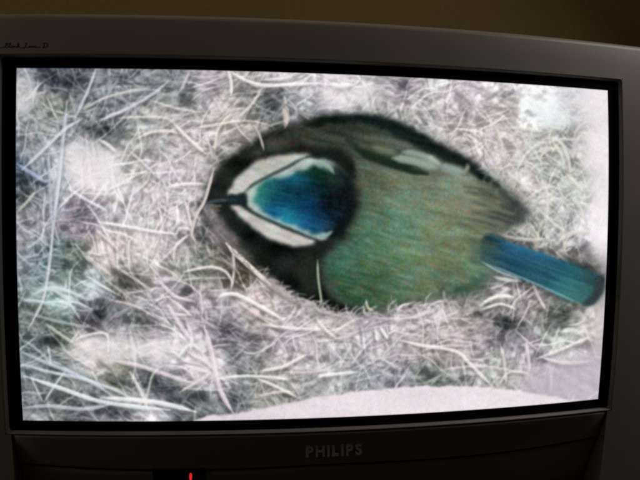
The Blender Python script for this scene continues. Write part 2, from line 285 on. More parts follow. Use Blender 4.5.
    img = img*(1-rim[..., None])+rim[..., None]*rc
    r = np.random.default_rng(33); st = []
    for _ in range(60):
        x = r.uniform(215, 560); y = float(np.interp(x, [196,240,280,320,360,400,440,480,510,540,566], [420,412.5,404.5,397,391,387.2,386,387,390,394,399]))+r.normal(-1, 2); a = r.normal(-.1, .5); L = r.uniform(5, 16)
        st.append((line([(x-math.cos(a)*L/2, y-math.sin(a)*L/2), (x, y+r.normal(0, 1)), (x+math.cos(a)*L/2, y+math.sin(a)*L/2)]), r.uniform(.3, .7), (196+r.normal(0, 18),)*3, r.uniform(.2, .5)))
    img = splat(img, st, .6, 1.3)
    # lavender cloth-like corner below right
    g = mask([(545,368),(575,360),(612,352),(612,412),(560,396),(520,388)], 5); img = img*(1-.6*g[..., None])+.6*g[..., None]*(np.array([192, 178, 192])+(dirnoise(rng, 16, 2.2, 28)*7)[..., None])
    nest = img
    # ================================================================ the bird
    allb = [(206,200),(211,180),(225,163),(245,149),(262,137),(280,129),(300,122),(320,117),(345,115),(370,116),(395,122),(416,131),(436,143),(456,153),(471,161),(486,173),(501,183),(516,195),(530,210),(534,216),(518,222),(504,226),(494,237),(510,242),(532,249),(560,259),(590,269),(604,277),(606,283),(598,301),(590,307),(577,304),(555,294),(530,283),(505,273),(492,272),(488,284),(470,295),(440,300),(410,305),(385,311),(365,312),(345,312),(330,311),(312,305),(292,294),(275,284),(258,268),(243,250),(231,232),(222,215),(208,206)]
    # cup shadow round the bird
    cup = mask(allb, 7); img = img*(1-.62*np.clip(cup*1.15, 0, 1)[..., None]*np.array([1, .97, .97]))
    def lay(p, c, soft=1.0, rough=1.0, op=1.0, smooth=True):
        nonlocal img
        m = (mask(p, soft, rough, smooth) if not isinstance(p, np.ndarray) else p)[..., None]*op
        img = img*(1-m)+m*(np.array(c, float) if not (isinstance(c, np.ndarray) and c.ndim == 3) else c)
    chroma = dirnoise(rng, 1.3, 1.3, 0); chroma2 = dirnoise(rng, 1.5, 1.5, 0); blot = dirnoise(rng, 6, 4, 15); blot2 = dirnoise(rng, 8, 4, 20); spk = dirnoise(rng, .6, .6, 0)
    feat = dirnoise(rng, 9, 1.3, 12); feat2 = dirnoise(rng, 4, 1.2, 18)
    speck = (chroma[..., None]*np.array([2.2, -1.0, 1])+chroma2[..., None]*np.array([-1, 1, 3])+spk[..., None]*2.5)
    # dark hollow left of the face, bib and collar
    lay([(205,200),(210,183),(222,165),(243,150),(262,138),(280,130),(304,124),(330,120),(350,150),(360,200),(350,236),(336,249),(328,260),(322,272),(328,295),(368,311),(345,313),(322,308),(300,298),(284,288),(266,272),(250,256),(238,240),(226,222),(215,207)], np.array([17, 22, 19])+speck*.7+blot[..., None]*5+blot2[..., None]*4, 2.6, 1.6, .93)
    lay([(256,146),(282,131),(310,124),(350,120),(352,150),(330,147),(300,148),(272,153),(254,160)], np.array([54, 58, 48])+speck+blot[..., None]*7, 4, 1.5, .85)
    # wing and mantle above the head
    mant = field([(300,128,60,66,54),(320,130,66,68,58),(350,128,56,62,54),(350,145,66,74,62),(380,132,66,74,62),(400,142,74,82,70),(375,150,70,76,62),(420,152,84,94,82),(440,165,100,110,94),(330,145,48,58,50),(360,165,78,86,66),(470,175,110,112,94)], 14)
    lay([(296,128),(320,121),(348,119),(372,121),(396,128),(418,139),(440,152),(462,163),(486,178),(480,190),(420,190),(370,185),(352,158),(330,146),(305,140)], mant+speck+feat[..., None]*6, 2, 1.2)
    # green back
    body = field([(352,180,48,54,46),(366,180,58,70,54),(362,200,52,66,52),(384,182,78,92,70),(400,188,94,106,92),(372,208,66,98,72),(390,215,72,116,90),(420,195,104,114,92),(440,200,106,118,92),(470,198,114,116,96),(500,205,84,86,72),(410,225,80,116,94),(328,262,34,62,46),(328,280,30,60,40),(342,255,56,98,74),(380,255,64,104,74),(420,255,84,110,84),(450,235,98,112,80),(480,228,104,110,84),(350,275,50,94,64),(345,292,30,66,40),(375,295,44,78,50),(400,292,58,86,62),(440,285,78,92,68),(470,283,50,90,74),(490,258,84,108,84),(430,275,82,104,76),(460,262,96,108,78),(400,270,74,104,76),(520,214,80,84,80),(360,300,30,52,30),(455,185,112,118,96),(420,178,92,98,76),(350,232,44,84,66)], 16)
    g_ = body.mean(-1, keepdims=True); body = g_+(body-g_)*.74+np.array([4, 3, -3])
    lay([(347,238),(355,222),(359,200),(356,178),(368,166),(400,172),(432,178),(456,172),(486,178),(500,192),(512,206),(508,222),(498,232),(490,250),(493,268),(486,283),(468,293),(440,298),(410,303),(385,310),(365,311),(346,305),(331,295),(322,280),(323,264),(333,252),(345,244)], body+np.array([13, 19, 19])+speck*1.35+feat[..., None]*2.4+feat2[..., None]*5+blot[..., None]*np.array([2.5, 2.5, 1])+blot2[..., None]*np.array([-1, 2, 3.5]), 4, 2.4)
    lay([(508,206),(520,208),(533,216),(520,221),(505,226),(490,226),(490,212)], np.array([60, 66, 64])+speck, 3, 2.2, .9)
    for p, w, c, a in [([(498,192),(510,200),(531,215)],2.6,(52,58,58),.75),([(470,212),(490,212),(508,210)],2.2,(64,64,50),.7),([(455,222),(475,230),(488,238)],2,(74,72,52),.5),([(480,198),(500,200),(514,206)],2.0,(64,70,62),.6),([(425,210),(450,216),(475,218)],2,(84,92,66),.5),([(430,232),(455,242),(480,244)],2.4,(104,110,84),.4),([(440,205),(465,204),(490,202)],2,(140,132,106),.4),
                       ([(400,285),(430,282),(460,270)],2,(100,104,72),.35),([(450,292),(470,286),(484,276)],3,(34,66,54),.6),([(455,295),(458,286)],1.4,(40,54,48),.6),([(440,296),(443,285)],1.3,(44,58,50),.6)]:
        img = splat(img, [(line(p), w, c, a*.7)], 1.6, 1.3)
    # dark wing edge over the top
    lay([(296,131),(318,119),(345,114.5),(372,115.5),(396,122),(417,131),(437,143),(457,153),(472,161),(487,174),(500,186),(492,188),(478,178),(462,168),(444,160),(424,151),(404,140),(384,130),(362,124),(340,123),(318,127)], np.array([12, 24, 22])+speck*.6+feat[..., None]*4, 2.2, .9, .96)
    img = splat(img, [(line([(484,176),(494,184),(504,194),(515,205)]), 3, (40,50,46), .6)], 1.6, 1.2)
    img = splat(img, [(line([(354,148),(370,156),(390,163),(410,169),(428,174)]), 3.8, (20,36,24), 1.0), (line([(345,138),(360,148)]), 2.5, (30,46,36), .6)], 1.2)
    img = splat(img, [(line([(372,146),(384,150),(396,152)]), 2.6, (116,126,106), .8), (line([(392,158),(408,160),(424,164),(438,168)]), 3.4, (164,186,168), .95), (line([(402,152),(420,155),(436,162)]), 3.0, (160,178,174), .9),
                      (line([(428,156),(436,162),(440,166)]), 2.2, (186,192,174), .9), (line([(440,166),(452,170),(464,173)]), 3.4, (150,170,170), .9), (line([(464,172),(468,168),(467,164)]), 1.5, (182,178,160), .85), (line([(410,168),(425,170),(436,172)]), 1.6, (96,112,84), .3)], 1.2, 1.5)
    # pale down along the edge of the wing
    img = splat(img, [(line(p), w, (176, 190, 184), a) for p, w, a in [([(420,128),(432,134),(446,142)],3,.6),([(446,140),(458,148),(466,156)],2,.5),([(482,166),(494,174),(496,180)],1.4,.7),([(490,172),(502,180),(502,190)],1.3,.7),([(498,182),(508,190),(512,198)],1.2,.6),([(488,175),(484,178),(484,184)],.9,.4),([(494,180),(490,184),(491,190)],.9,.45),([(500,187),(496,191),(497,197)],.9,.35),([(476,170),(490,168),(500,176)],1.1,.6),([(480,172),(492,176),(497,184)],.9,.5)]], .9, 1.0)
    # ragged flight feathers towards the wing tip
    r = np.random.default_rng(21); fe = []
    for k in range(46):
        t = r.random(); x0, y0 = 462+r.uniform(0, 26), 178+t*50; L = r.uniform(22, 44)*(1-.35*abs(t-.6)); a = math.radians(16+r.normal(0, 5)-8*(t-.5))
        c = [(76,86,74),(104,114,94),(122,130,108),(66,76,68),(94,108,90)][int(r.integers(5))]
        x1 = min(x0+math.cos(a)*L, 530); fe.append((line([(x0, y0), ((x0+x1)/2, y0+math.sin(a)*L*.45), (x1, y0+math.sin(a)*L)]), r.uniform(.7, 1.5), c, r.uniform(.25, .6)))
    img = splat(img, fe, .9, 1.3)
    # tail
    tail = field([(490,244,22,62,74),(510,247,34,108,150),(530,254,32,104,142),(560,264,28,94,118),(590,275,34,88,98),(500,256,14,58,78),(525,266,16,64,88),(550,276,26,90,108),(575,286,42,122,122),(590,296,44,108,104),(496,264,44,98,112),(530,278,44,116,132),(560,291,56,134,138),(580,300,60,128,126),(602,282,34,58,62)], 9)
    ts = dirnoise(rng, 14, 1.0, 21)
    lay([(484,236),(505,241),(530,248.5),(560,259.5),(590,269.5),(603,277),(605,283),(601,294),(597,301),(590,306),(578,303.5),(555,293),(530,282),(505,271.5),(482,262)], tail*.86+np.array([14, 8, 8])+ts[..., None]*np.array([3, 4, 4])+speck*.8, 1.6, .7)
    img = splat(img, [(line([(482,262),(505,271),(530,281.5),(555,292.5),(580,304)]), .9, (130,176,182), .4), (line([(510,254),(545,268),(590,284)]), 1.2, (20,66,80), .2), (line([(500,256),(530,269),(560,281)]), 3, (16,60,76), .2), (line([(502,243),(530,251),(560,262)]), 1.6, (40,116,150), .3)], .5)
    lay([(598,276),(605,279),(603,290),(597,301),(590,306),(582,304),(590,297),(595,288)], np.array([52, 58, 62])+speck*.4, 1.4, .6, .9)
    # rump feathers over the root of the tail
    img = splat(img, [(line([(468,238+k*2.6),(482,240+k*2.6),(490+(k*5 % 7)*2.6,243+k*2.5)]), 1.4, c, .55) for k, c in enumerate([(74,84,66),(62,78,62),(84,100,78),(66,90,74),(70,96,84),(58,84,76),(86,98,76),(62,90,80),(74,100,84),(66,92,78)])], 1.0, 1.5)
    # ---- head: pale cheeks, eye stripes, cap
    cream = np.array([200, 198, 193])+speck*1.1+blot[..., None]*6+feat2[..., None]*4
    lay([(228,194.5),(235,181),(246,168.5),(262,159.5),(280,155),(300,153.5),(311,155.5),(301,160),(290,166),(277,172),(264,178.8),(254,184.5),(246,192),(238,195)], cream, 1.7, .5, .94)
    lay([(231,205.5),(243,207.5),(252,213),(264,219),(280,226),(296,232.5),(315,239.5),(309,244),(295,246),(278,241.5),(262,234),(248,224),(238,214)], cream+np.array([6, 3, 3]), 1.7, .5, .94)
    lay([(245.5,198),(247,190),(254,184),(263,179),(276,172.5),(290,166),(302,159),(314,157),(328,160.5),(338,168.5),(344,182),(330,190),(300,200),(322,231),(333,232),(324,239.5),(310,237.5),(296,231.5),(280,225),(264,218),(252,211.5),(246.5,204)], np.array([176, 194, 188])+speck*.9+blot2[..., None]*5, 1.4, .6, .94)
    cap = field([(257,196,56,136,146),(260,204,40,120,150),(262,190,40,122,140),(265,197,14,88,116),(270,185,30,110,140),(274,190,12,80,130),(280,198,8,62,96),(290,180,14,84,140),(300,177,16,80,130),(308,172,6,50,46),(322,172,8,46,46),(334,176,24,44,48),(290,192,6,56,84),(305,190,4,48,76),(318,190,4,34,56),(330,196,4,18,28),(342,198,6,16,22),(272,208,16,84,160),(280,206,8,64,130),(284,214,24,130,200),(292,218,26,128,196),(300,208,6,62,110),(306,204,6,56,120),(302,222,20,96,176),(312,226,16,80,150),(318,214,4,34,72),(330,212,4,24,46),(322,230,18,66,110),(340,216,6,18,30),(345,205,8,16,22)], 6)
    streak = dirnoise(rng, 5, .8, 12)
    lay([(316,157),(328,159),(340,168),(346,184),(334,180),(324,168)], np.array([96, 118, 112])+speck, 3, 1.2, .7)
    cap = cap*np.array([1, .95, .76])+np.array([5, 4, 4])
    lay([(254.5,197),(256.5,189),(264,182),(275,178.5),(290,175.5),(298,172),(308,167.5),(322,166.5),(336,172),(345,186),(348,200),(345,215),(336,227),(327,232.5),(316,234),(304,230.5),(290,226),(276,219),(264,212),(256.5,205)], cap+streak[..., None]*np.array([1, 4, 5])+blot2[..., None]*np.array([1, 3, 4])+speck*.9, 2.0, 1.2)
    lay([(332,166),(344,172),(353,192),(352,214),(344,231),(333,239),(326,238),(338,226),(346,208),(344,188)], np.array([12, 20, 24])+speck*.4, 2.2, 1.0, .92)
    img = splat(img, [(line([(314,162),(322,163),(330,168),(334,174)]), 1.6, (150,172,160), .5), (line([(318,236),(326,236),(332,231)]), 1.4, (128,164,164), .55)], .7)
    img = splat(img, [(line([(242,195),(246,190.5),(254,184.2),(264,178.8),(277,172),(290,165.5),(301,159.5),(309,156)]), 1.1, (34,54,48), .85), (line([(242,204),(250,211),(259,215.5),(272,221.5),(286,228),(300,233.5),(315,239.5),(324,242)]), 1.15, (22,46,48), .85),
                      (line([(306,157),(330,156),(346,166),(354,178)]), 3, (16,26,22), .8)], .9, 1.35)
    lay([(226,199),(233,195),(245,193),(248,197),(246,203.5),(238,206),(229,204.5)], np.array([26, 38, 40])+speck*.4, 1.4, .8, .95)
    img = splat(img, [(line([(207,202.5),(216,201),(228,200)]), 1.5, (84,102,110), .35), (line([(208,205),(216,206),(222,206)]), 1.0, (104,110,104), .6), (line([(214,208),(220,211)]), 1.5, (128,112,70), .3), (line([(226,200),(238,200)]), 1.0, (44,62,70), .4)], .6)
    lay([(207,213),(218,215),(230,228),(242,246),(256,262),(248,264),(230,252),(214,238),(206,224)], np.array([92, 84, 84])+speck+blot[..., None]*12, 4, 2, .7)
    lay([(300,262),(318,264),(326,280),(316,290),(300,284)], np.array([38, 46, 36])+speck*.6, 4, 1.5, .7)
    # ---- straws in front of the bird
    F = [([(214,168),(209,186),(204,202),(197,214),(192,230),(193,238),(197,244)],1.7,(218,206,202),.9),([(226,243),(234,252),(246,263),(258,274),(271,285)],2.5,(242,230,222),1.0),([(317.5,260),(318,275),(319.5,288),(321,301),(318,308)],1.0,(160,180,150),.85),
         ([(252,122),(259,134),(264,150)],1.0,(200,196,186),.75),([(318,306),(324,303),(330,310)],.9,(140,140,130),.5),([(366,300),(368,308),(374,311)],1.3,(200,196,176),.8),([(286,106),(286,114),(287,124)],3.6,(234,220,210),.35),([(283,108),(286,118),(285,128)],2.4,(230,212,200),.3),([(284,96),(286,104)],1.5,(214,206,196),.6),
         ([(482,262),(500,272),(520,279)],.9,(170,196,196),.5),([(310,120),(300,112),(296,106)],1.0,(150,146,136),.5),([(233,252),(234,268)],1.2,(206,192,190),.7),([(205,255),(225,262),(240,275)],1.3,(150,140,130),.5),([(262,280),(280,294),(300,304)],1.4,(150,140,132),.6),([(290,300),(305,300),(322,312),(345,316)],1.3,(190,178,176),.6)]
    img = splat(img, [(line(p)+np.array([.8, 1.8]), w, (40, 36, 34), a*.4) for p, w, c, a in F], .8, 1.1)
    img = splat(img, [(line(p), w*.85, c, a) for p, w, c, a in F], .4)
    r = np.random.default_rng(9); fr = []
    rimline = smooth_poly([(236,252),(262,278),(290,296),(312,306),(335,313),(365,314),(400,309),(440,302),(475,298)], False, 24)
    for _ in range(150):
        x, y = rimline[r.integers(len(rimline))]; a = r.uniform(-2.9, -.2) if r.random() < .4 else r.normal(0, .4); L = r.uniform(5, 19)
        b = nest[min(CH-1, int((y+8-SY0)*PS)), int((x-SX0)*PS)]
        y += r.normal(0, 1.6)
        fr.append((line([(x, y+2), (x+math.cos(a)*L*.5, y+2+math.sin(a)*L*.5), (x+math.cos(a+.3)*L, y+2+math.sin(a+.3)*L)]), r.uniform(.4, .8), b*1.02, r.uniform(.3, .7)))
    img = splat(img, fr, .5, 1.4)
    # ---- tube and camera softness
    img = blur(img, .6)
    img = img+(img-blur(img, 2.0))*.25
    n = rng.standard_normal((CH, CW, 3)); img = img+blur(n, .3)*3+(blur(n[..., 0], .35)*5)[..., None]+blur(n[::-1], .9)*5
    ph = GX*2.2+GY*1.15; img = img*(1+.010*np.sin(ph)[..., None]*np.array([1, 1, 1.0]))
    img = img*(1+(.008*np.sin(GX*1.9)[..., None])*np.array([1, -.6, .5]))
    # tube falls off a little at its left and lower corners
    fall = 1-.10*np.clip((60-GX)/60, 0, 1)-.05*np.clip((GY-380)/40, 0, 1)*np.clip((200-GX)/180, 0, 1)
    img = img*fall[..., None]
    birdmask = mask(allb, .6, 1.0)
    return np.clip(img, 0, 252)/255., birdmask, rim

# ---------------------------------------------------------------- materials
def nodes_of(name):
    m = bpy.data.materials.new(name); m.use_nodes = True
    return m, m.node_tree.nodes, m.node_tree.links, m.node_tree.nodes['Principled BSDF']

def plastic(name, col, rough=.45, grain=900, bump=.06, var=.10, metal=0.0):
    """moulded plastic: fine spark-eroded grain, faint dusty mottling"""
    m, N, L, P = nodes_of(name)
    tc = N.new('ShaderNodeTexCoord')
    n1 = N.new('ShaderNodeTexNoise'); n1.inputs['Scale'].default_value = 9; n1.inputs['Detail'].default_value = 6
    n2 = N.new('ShaderNodeTexNoise'); n2.inputs['Scale'].default_value = grain; n2.inputs['Detail'].default_value = 2
    for n in (n1, n2): L.new(tc.outputs['Object'], n.inputs['Vector'])
    cr = N.new('ShaderNodeValToRGB'); cr.color_ramp.elements[0].position = .3; cr.color_ramp.elements[1].position = .7
    cr.color_ramp.elements[0].color = tuple(c*(1-var) for c in col)+(1,); cr.color_ramp.elements[1].color = tuple(min(1, c*(1+var)) for c in col)+(1,)
    mx = N.new('ShaderNodeMix'); mx.data_type = 'FLOAT'; mx.inputs[0].default_value = .35
    L.new(n1.outputs['Fac'], mx.inputs[2]); L.new(n2.outputs['Fac'], mx.inputs[3]); L.new(mx.outputs[0], cr.inputs['Fac']); L.new(cr.outputs['Color'], P.inputs['Base Color'])
    rr = N.new('ShaderNodeMapRange'); rr.inputs[3].default_value = rough-.07; rr.inputs[4].default_value = rough+.1
    L.new(n1.outputs['Fac'], rr.inputs[0]); L.new(rr.outputs[0], P.inputs['Roughness']); P.inputs['Metallic'].default_value = metal
    b = N.new('ShaderNodeBump'); b.inputs['Strength'].default_value = bump; b.inputs['Distance'].default_value = .0004
    L.new(n2.outputs['Fac'], b.inputs['Height']); L.new(b.outputs['Normal'], P.inputs['Normal'])
    return m

M_FRAME = plastic('silver_taupe_plastic', (.345, .315, .272), .42)
M_TRIM = plastic('trim_plastic', (.24, .22, .20), .45)
M_LOWER = plastic('lower_panel_plastic', (.30, .265, .235), .45)
M_BLACK = plastic('black_mask_plastic', (.0035, .003, .004), .75, var=.05)
M_BLACK.node_tree.nodes['Principled BSDF'].inputs['Specular IOR Level'].default_value = .12
M_BACK = plastic('charcoal_back_plastic', (.05, .05, .052), .55)
M_WINDOW = plastic('black_gloss_window', (.004, .004, .005), .12, bump=0, var=.02)
M_LETTER = plastic('letter_metal', (.48, .40, .375), .5, metal=0)
M_INK = plastic('dark_script_ink', (.02, .012, .008), .6, bump=0)
M_WOOD = plastic('dark_wood', (.07, .04, .022), .5, grain=120, var=.3)

def wallpaper():
    """ochre embossed paper with wavering grain lines"""
    m, N, L, P = nodes_of('ochre_grained_wallpaper')
    tc = N.new('ShaderNodeTexCoord'); mp = N.new('ShaderNodeMapping'); mp.inputs['Rotation'].default_value = (0, math.radians(-22), 0)
    L.new(tc.outputs['Object'], mp.inputs['Vector'])
    wv = N.new('ShaderNodeTexWave'); wv.wave_type = 'BANDS'; wv.bands_direction = 'Z'; wv.inputs['Scale'].default_value = 30
    wv.inputs['Distortion'].default_value = 30; wv.inputs['Detail'].default_value = 4; wv.inputs['Detail Scale'].default_value = .45; wv.inputs['Detail Roughness'].default_value = .6
    nz = N.new('ShaderNodeTexNoise'); nz.inputs['Scale'].default_value = 110; nz.inputs['Detail'].default_value = 4
    for n in (wv, nz): L.new(mp.outputs['Vector'], n.inputs['Vector'])
    mx = N.new('ShaderNodeMix'); mx.data_type = 'FLOAT'; mx.inputs[0].default_value = .6
    L.new(wv.outputs['Fac'], mx.inputs[2]); L.new(nz.outputs['Fac'], mx.inputs[3])
    cr = N.new('ShaderNodeValToRGB'); cr.color_ramp.elements[0].position = .25; cr.color_ramp.elements[1].position = .75
    cr.color_ramp.elements[0].color = (.29, .195, .08, 1); cr.color_ramp.elements[1].color = (.325, .22, .09, 1)
    L.new(mx.outputs[0], cr.inputs['Fac']); L.new(cr.outputs['Color'], P.inputs['Base Color']); P.inputs['Roughness'].default_value = .8
    b = N.new('ShaderNodeBump'); b.inputs['Strength'].default_value = .1; b.inputs['Distance'].default_value = .002
    L.new(mx.outputs[0], b.inputs['Height']); L.new(b.outputs['Normal'], P.inputs['Normal'])
    return m
M_WALL = wallpaper()

def phosphor():
    m, N, L, P = nodes_of('lit_phosphor_picture')
    at = N.new('ShaderNodeAttribute'); at.attribute_name = 'picture'
    P.inputs['Base Color'].default_value = (.01, .01, .01, 1); P.inputs['Roughness'].default_value = .25; P.inputs['Specular IOR Level'].default_value = .3
    L.new(at.outputs['Color'], P.inputs['Emission Color']); P.inputs['Emission Strength'].default_value = 1.0
    return m
M_PIC = phosphor()
M_GLASS = plastic('dark_tube_glass', (.008, .008, .009), .15, bump=0, var=.02)
mled, N_, L_, P_ = nodes_of('lit_red_standby_lamp')
P_.inputs['Base Color'].default_value = (.3, .01, .01, 1); P_.inputs['Emission Color'].default_value = (1, .02, .03, 1); P_.inputs['Emission Strength'].default_value = .8
M_LED = mled

# ---------------------------------------------------------------- helpers
def mesh_obj(name, verts, faces, mat, parent=None, smooth=False):
    me = bpy.data.meshes.new(name); me.from_pydata([tuple(v) for v in verts], [], [tuple(f) for f in faces]); me.update()
    bm = bmesh.new(); bm.from_mesh(me); bmesh.ops.recalc_face_normals(bm, faces=bm.faces); bm.to_mesh(me); bm.free()
    if mat: me.materials.append(mat)
    if smooth:
        me.polygons.foreach_set('use_smooth', [True]*len(me.polygons))
    o = bpy.data.objects.new(name, me); COL.objects.link(o); o.parent = parent
    return o

def box(bm, x0, x1, y0, y1, z0, z1, bev=.002):
    g = bmesh.ops.create_cube(bm, size=1)
    for v in g['verts']:
        v.co = Vector(((x0+x1)/2+v.co.x*(x1-x0), (y0+y1)/2+v.co.y*(y1-y0), (z0+z1)/2+v.co.z*(z1-z0)))
    e = list({e for v in g['verts'] for e in v.link_edges})
    if bev: bmesh.ops.bevel(bm, geom=e, offset=bev, segments=2, affect='EDGES')

def box_obj(name, dims, mat, parent=None, bev=.002):
    bm = bmesh.new(); box(bm, *dims, bev); me = bpy.data.meshes.new(name); bm.to_mesh(me); bm.free(); me.materials.append(mat)
    o = bpy.data.objects.new(name, me); COL.objects.link(o); o.parent = parent
    return o

RS = 1.88                                            # radius of the bulged front
def sag(x, z): return (x*x+z*z)/(2*RS)

# ---------------------------------------------------------------- setting
FLOOR = box_obj('floor', (-1.9, 1.9, -1.4, .66, -.05, 0), M_WOOD, None, 0); FLOOR['kind'] = 'structure'
WALL = box_obj('wall', (-1.9, 1.9, .60, .66, .004, 2.4), M_WALL, None, 0); WALL['kind'] = 'structure'

BOT = -.292                                           # underside of the set below the screen's middle
st = bpy.data.objects.new('tv_stand', None); COL.objects.link(st)
st['label'] = 'low dark wooden stand under the television'; st['category'] = 'stand'
ztop = TZ+BOT
box_obj('top', (-.50, .50, .01, .54, ztop-.03, ztop), M_WOOD, st)
box_obj('side_panel', (-.48, -.455, .03, .52, .001, ztop-.0305), M_WOOD, st)
box_obj('side_panel', (.455, .48, .03, .52, .001, ztop-.0305), M_WOOD, st)
box_obj('shelf', (-.4545, .4545, .04, .51, .26, .285), M_WOOD, st)

# ---------------------------------------------------------------- television
tv = bpy.data.objects.new('television', None); COL.objects.link(tv); tv.location = (0, 0, TZ+BOT)
tv['label'] = 'silver grey widescreen tube television showing a blue tit in its nest'; tv['category'] = 'television'
# parts are modelled about the screen's middle
def part(o): o.location = (0, 0, -BOT); return o

XO, ZT, ZB = .42, .2226, -.29
def rnd(d, r): return 0 if d >= r else r-math.sqrt(max(0, r*r-(r-d)**2))
def lower_tilt(z): return .30*max(0, -.184-z)
def front_y(x, z):
    d = XO-abs(x)
    return sag(x, z)+rnd(d, .034)*1.0+rnd(ZT-z, .007)+rnd(z-ZB, .010)
OX, OZ = .3190, .1830                                # opening for the screen trim
LX = .3130                                            # the lower panel sits between the two columns

def lines(keys, step):
    out = []
    for a, b in zip(keys, keys[1:]):
        n = max(1, int(math.ceil((b-a)/step)))
        out += [a+(b-a)*i/n for i in range(n)]
    return out+[keys[-1]]
edge = lambda e, s, r: [e-s*r*k for k in (0, .03, .1, .2, .35, .55, .8, 1)]
xs = lines(sorted(set(round(v, 5) for v in edge(-XO, -1, .034)+edge(XO, 1, .034)+[-OX, OX, -LX, LX, 0])), .02)
zs = lines(sorted(set(round(v, 5) for v in edge(ZT, 1, .007)+edge(ZB, -1, .010)+[-OZ, OZ, 0])), .02)
vid, vs, fs = {}, [], []
def V(x, z):
    k = (round(x, 6), round(z, 6))
    if k not in vid: vid[k] = len(vs); vs.append((x, front_y(x, z), z))
    return vid[k]
for x0, x1 in zip(xs, xs[1:]):
    for z0, z1 in zip(zs, zs[1:]):
        mx, mz = (x0+x1)/2, (z0+z1)/2
        if abs(mx) < OX and abs(mz) < OZ: continue
        if mz < -OZ and abs(mx) < LX: continue
        fs.append((V(x0, z0), V(x1, z0), V(x1, z1), V(x0, z1)))
zc_ = [z for z in zs if z <= -OZ]                     # inner flanks of the two columns beside the lower panel
for sx_ in (-1, 1):
    b0 = len(vs)
    for z in zc_: vs += [(sx_*LX, front_y(LX, z), z), (sx_*LX, front_y(LX, z)+.055, z)]
    for k in range(len(zc_)-1): fs.append((b0+2*k, b0+2*k+1, b0+2*k+3, b0+2*k+2))
frame = part(mesh_obj('front_frame', vs, fs, M_FRAME, tv, True))

def rrect(hw, hh, r, n=6, m=14):
    """rounded rectangle, counter-clockwise, with points along its sides too"""
    p = []
    for cx, cz, a0 in ((hw-r, hh-r, 0), (-(hw-r), hh-r, 90), (-(hw-r), -(hh-r), 180), (hw-r, -(hh-r), 270)):
        for k in range(n+1):
            a = math.radians(a0+90*k/n); p.append((cx+r*math.cos(a), cz+r*math.sin(a)))
        nx_ = {0: (-(hw-r), hh), 90: (-hw, -(hh-r)), 180: (hw-r, -hh), 270: (hw, hh-r)}[a0]
        lx, lz = p[-1]
        for k in range(1, m): p.append((lx+(nx_[0]-lx)*k/m, lz+(nx_[1]-lz)*k/m))
    return p

def loops_obj(name, loops, mat, parent, close_last=False, smooth=True):
    v, f = [], []
    for L in loops: v += L
    n = len(loops[0])
    for i in range(len(loops)-1):
        for k in range(n):
            a, b = i*n+k, i*n+(k+1) % n
            f.append((a, b, b+n, a+n))
    if close_last: f.append(tuple(range((len(loops)-1)*n, len(loops)*n)))
    return mesh_obj(name, v, f, mat, parent, smooth)

def rl(hw, hh, r, off, tilt=False): return [(x, sag(x, z)+off, z) for x, z in rrect(hw, hh, r)]
# raised lip round the screen, its chamfer faces inwards and catches the screen's light
lip = part(loops_obj('screen_surround', [rl(OX+.0004, OZ+.0004, .003, .004), rl(OX+.0004, OZ+.0004, .003, .0006), rl(OX-.0003, OZ-.0003, .003, -.0001), rl(OX-.0012, OZ-.0009, .003, .0000), rl(OX-.0032, OZ-.0030, .002, .0040), rl(OX-.0034, OZ-.0032, .002, .012)], M_TRIM, tv))
msk = part(loops_obj('black_mask', [rl(OX-.0030, OZ-.0028, .002, .0038), rl(OX-.0045, OZ-.0040, .002, .0050), rl(.3050, .1724, .003, .0050), rl(.3036, .1711, .0025, .0056), rl(.3036, .1711, .0025, .0068)], M_BLACK, tv))

# lower panel between the columns: leans back, so it faces down a little
def panel(name, ztop_f, zbot_f, mat, off0, nz=10):
    X = lines([-LX+.0012, -LX+.0030, LX-.0030, LX-.0012], .02); v, f = [], []
    for x in X:
        a, b = ztop_f(x), zbot_f(x)
        tt = [0, .03, .08]+[.08+.84*k/nz for k in range(1, nz+1)]+[.97, 1]
        for t in tt:
            z = a+(b-a)*t; e = min(t, 1-t)*(a-b)
            v.append((x, sag(x, z)+off0+lower_tilt(z)+rnd(e, .0022)+rnd(LX-.0012-abs(x), .0018), z))
    m = len(tt)
    for i in range(len(X)-1):
        for j in range(m-1): f.append((i*m+j, (i+1)*m+j, (i+1)*m+j+1, i*m+j+1))
    return part(mesh_obj(name, v, f, mat, tv, True))
def seam(x): return float(np.interp(abs(x), [0, .08, .16, .24, .313], [-.2252, -.2268, -.2272, -.2245, -.2192]))
lower = panel('lower_panel', lambda x: -.1836, lambda x: seam(x)+.0010, M_LOWER, 0)
bottom = panel('bottom_panel', lambda x: seam(x)-.0014, lambda x: -.288, M_LOWER, .0010)
# dark backing seen in the seams
v, f = [], []
X = lines([-LX+.0004, LX-.0004], .03); Z = lines([-.289, -.182], .02)
for x in X:
    for z in Z: v.append((x, sag(x, z)+lower_tilt(z)+.008, z))
for i in range(len(X)-1):
    for j in range(len(Z)-1): f.append((i*len(Z)+j, (i+1)*len(Z)+j, (i+1)*len(Z)+j+1, i*len(Z)+j+1))
part(mesh_obj('seam_backing', v, f, M_BLACK, tv, True))

# rear housing
def hl(s, sz, dz, y):
    return [(x*s, y, z*sz+dz) for x, z in rrect(XO-.001, (ZT-ZB)/2-.0008, .012)]
zc = (ZT+ZB)/2
first = [(x, front_y(min(max(x, -XO+.001), XO-.001), min(max(z+zc, ZB+.001), ZT-.001))+.0030, z+zc) for x, z in rrect(XO-.001, (ZT-ZB)/2-.0008, .010)]
hous = part(loops_obj('rear_housing', [first, hl(1, 1, zc, .17), hl(.98, .985, zc-.003, .19), hl(.80, .84, zc-.038, .34), hl(.56, .62, zc-.095, .48), hl(.53, .60, zc-.10, .49)], M_BACK, tv, True))

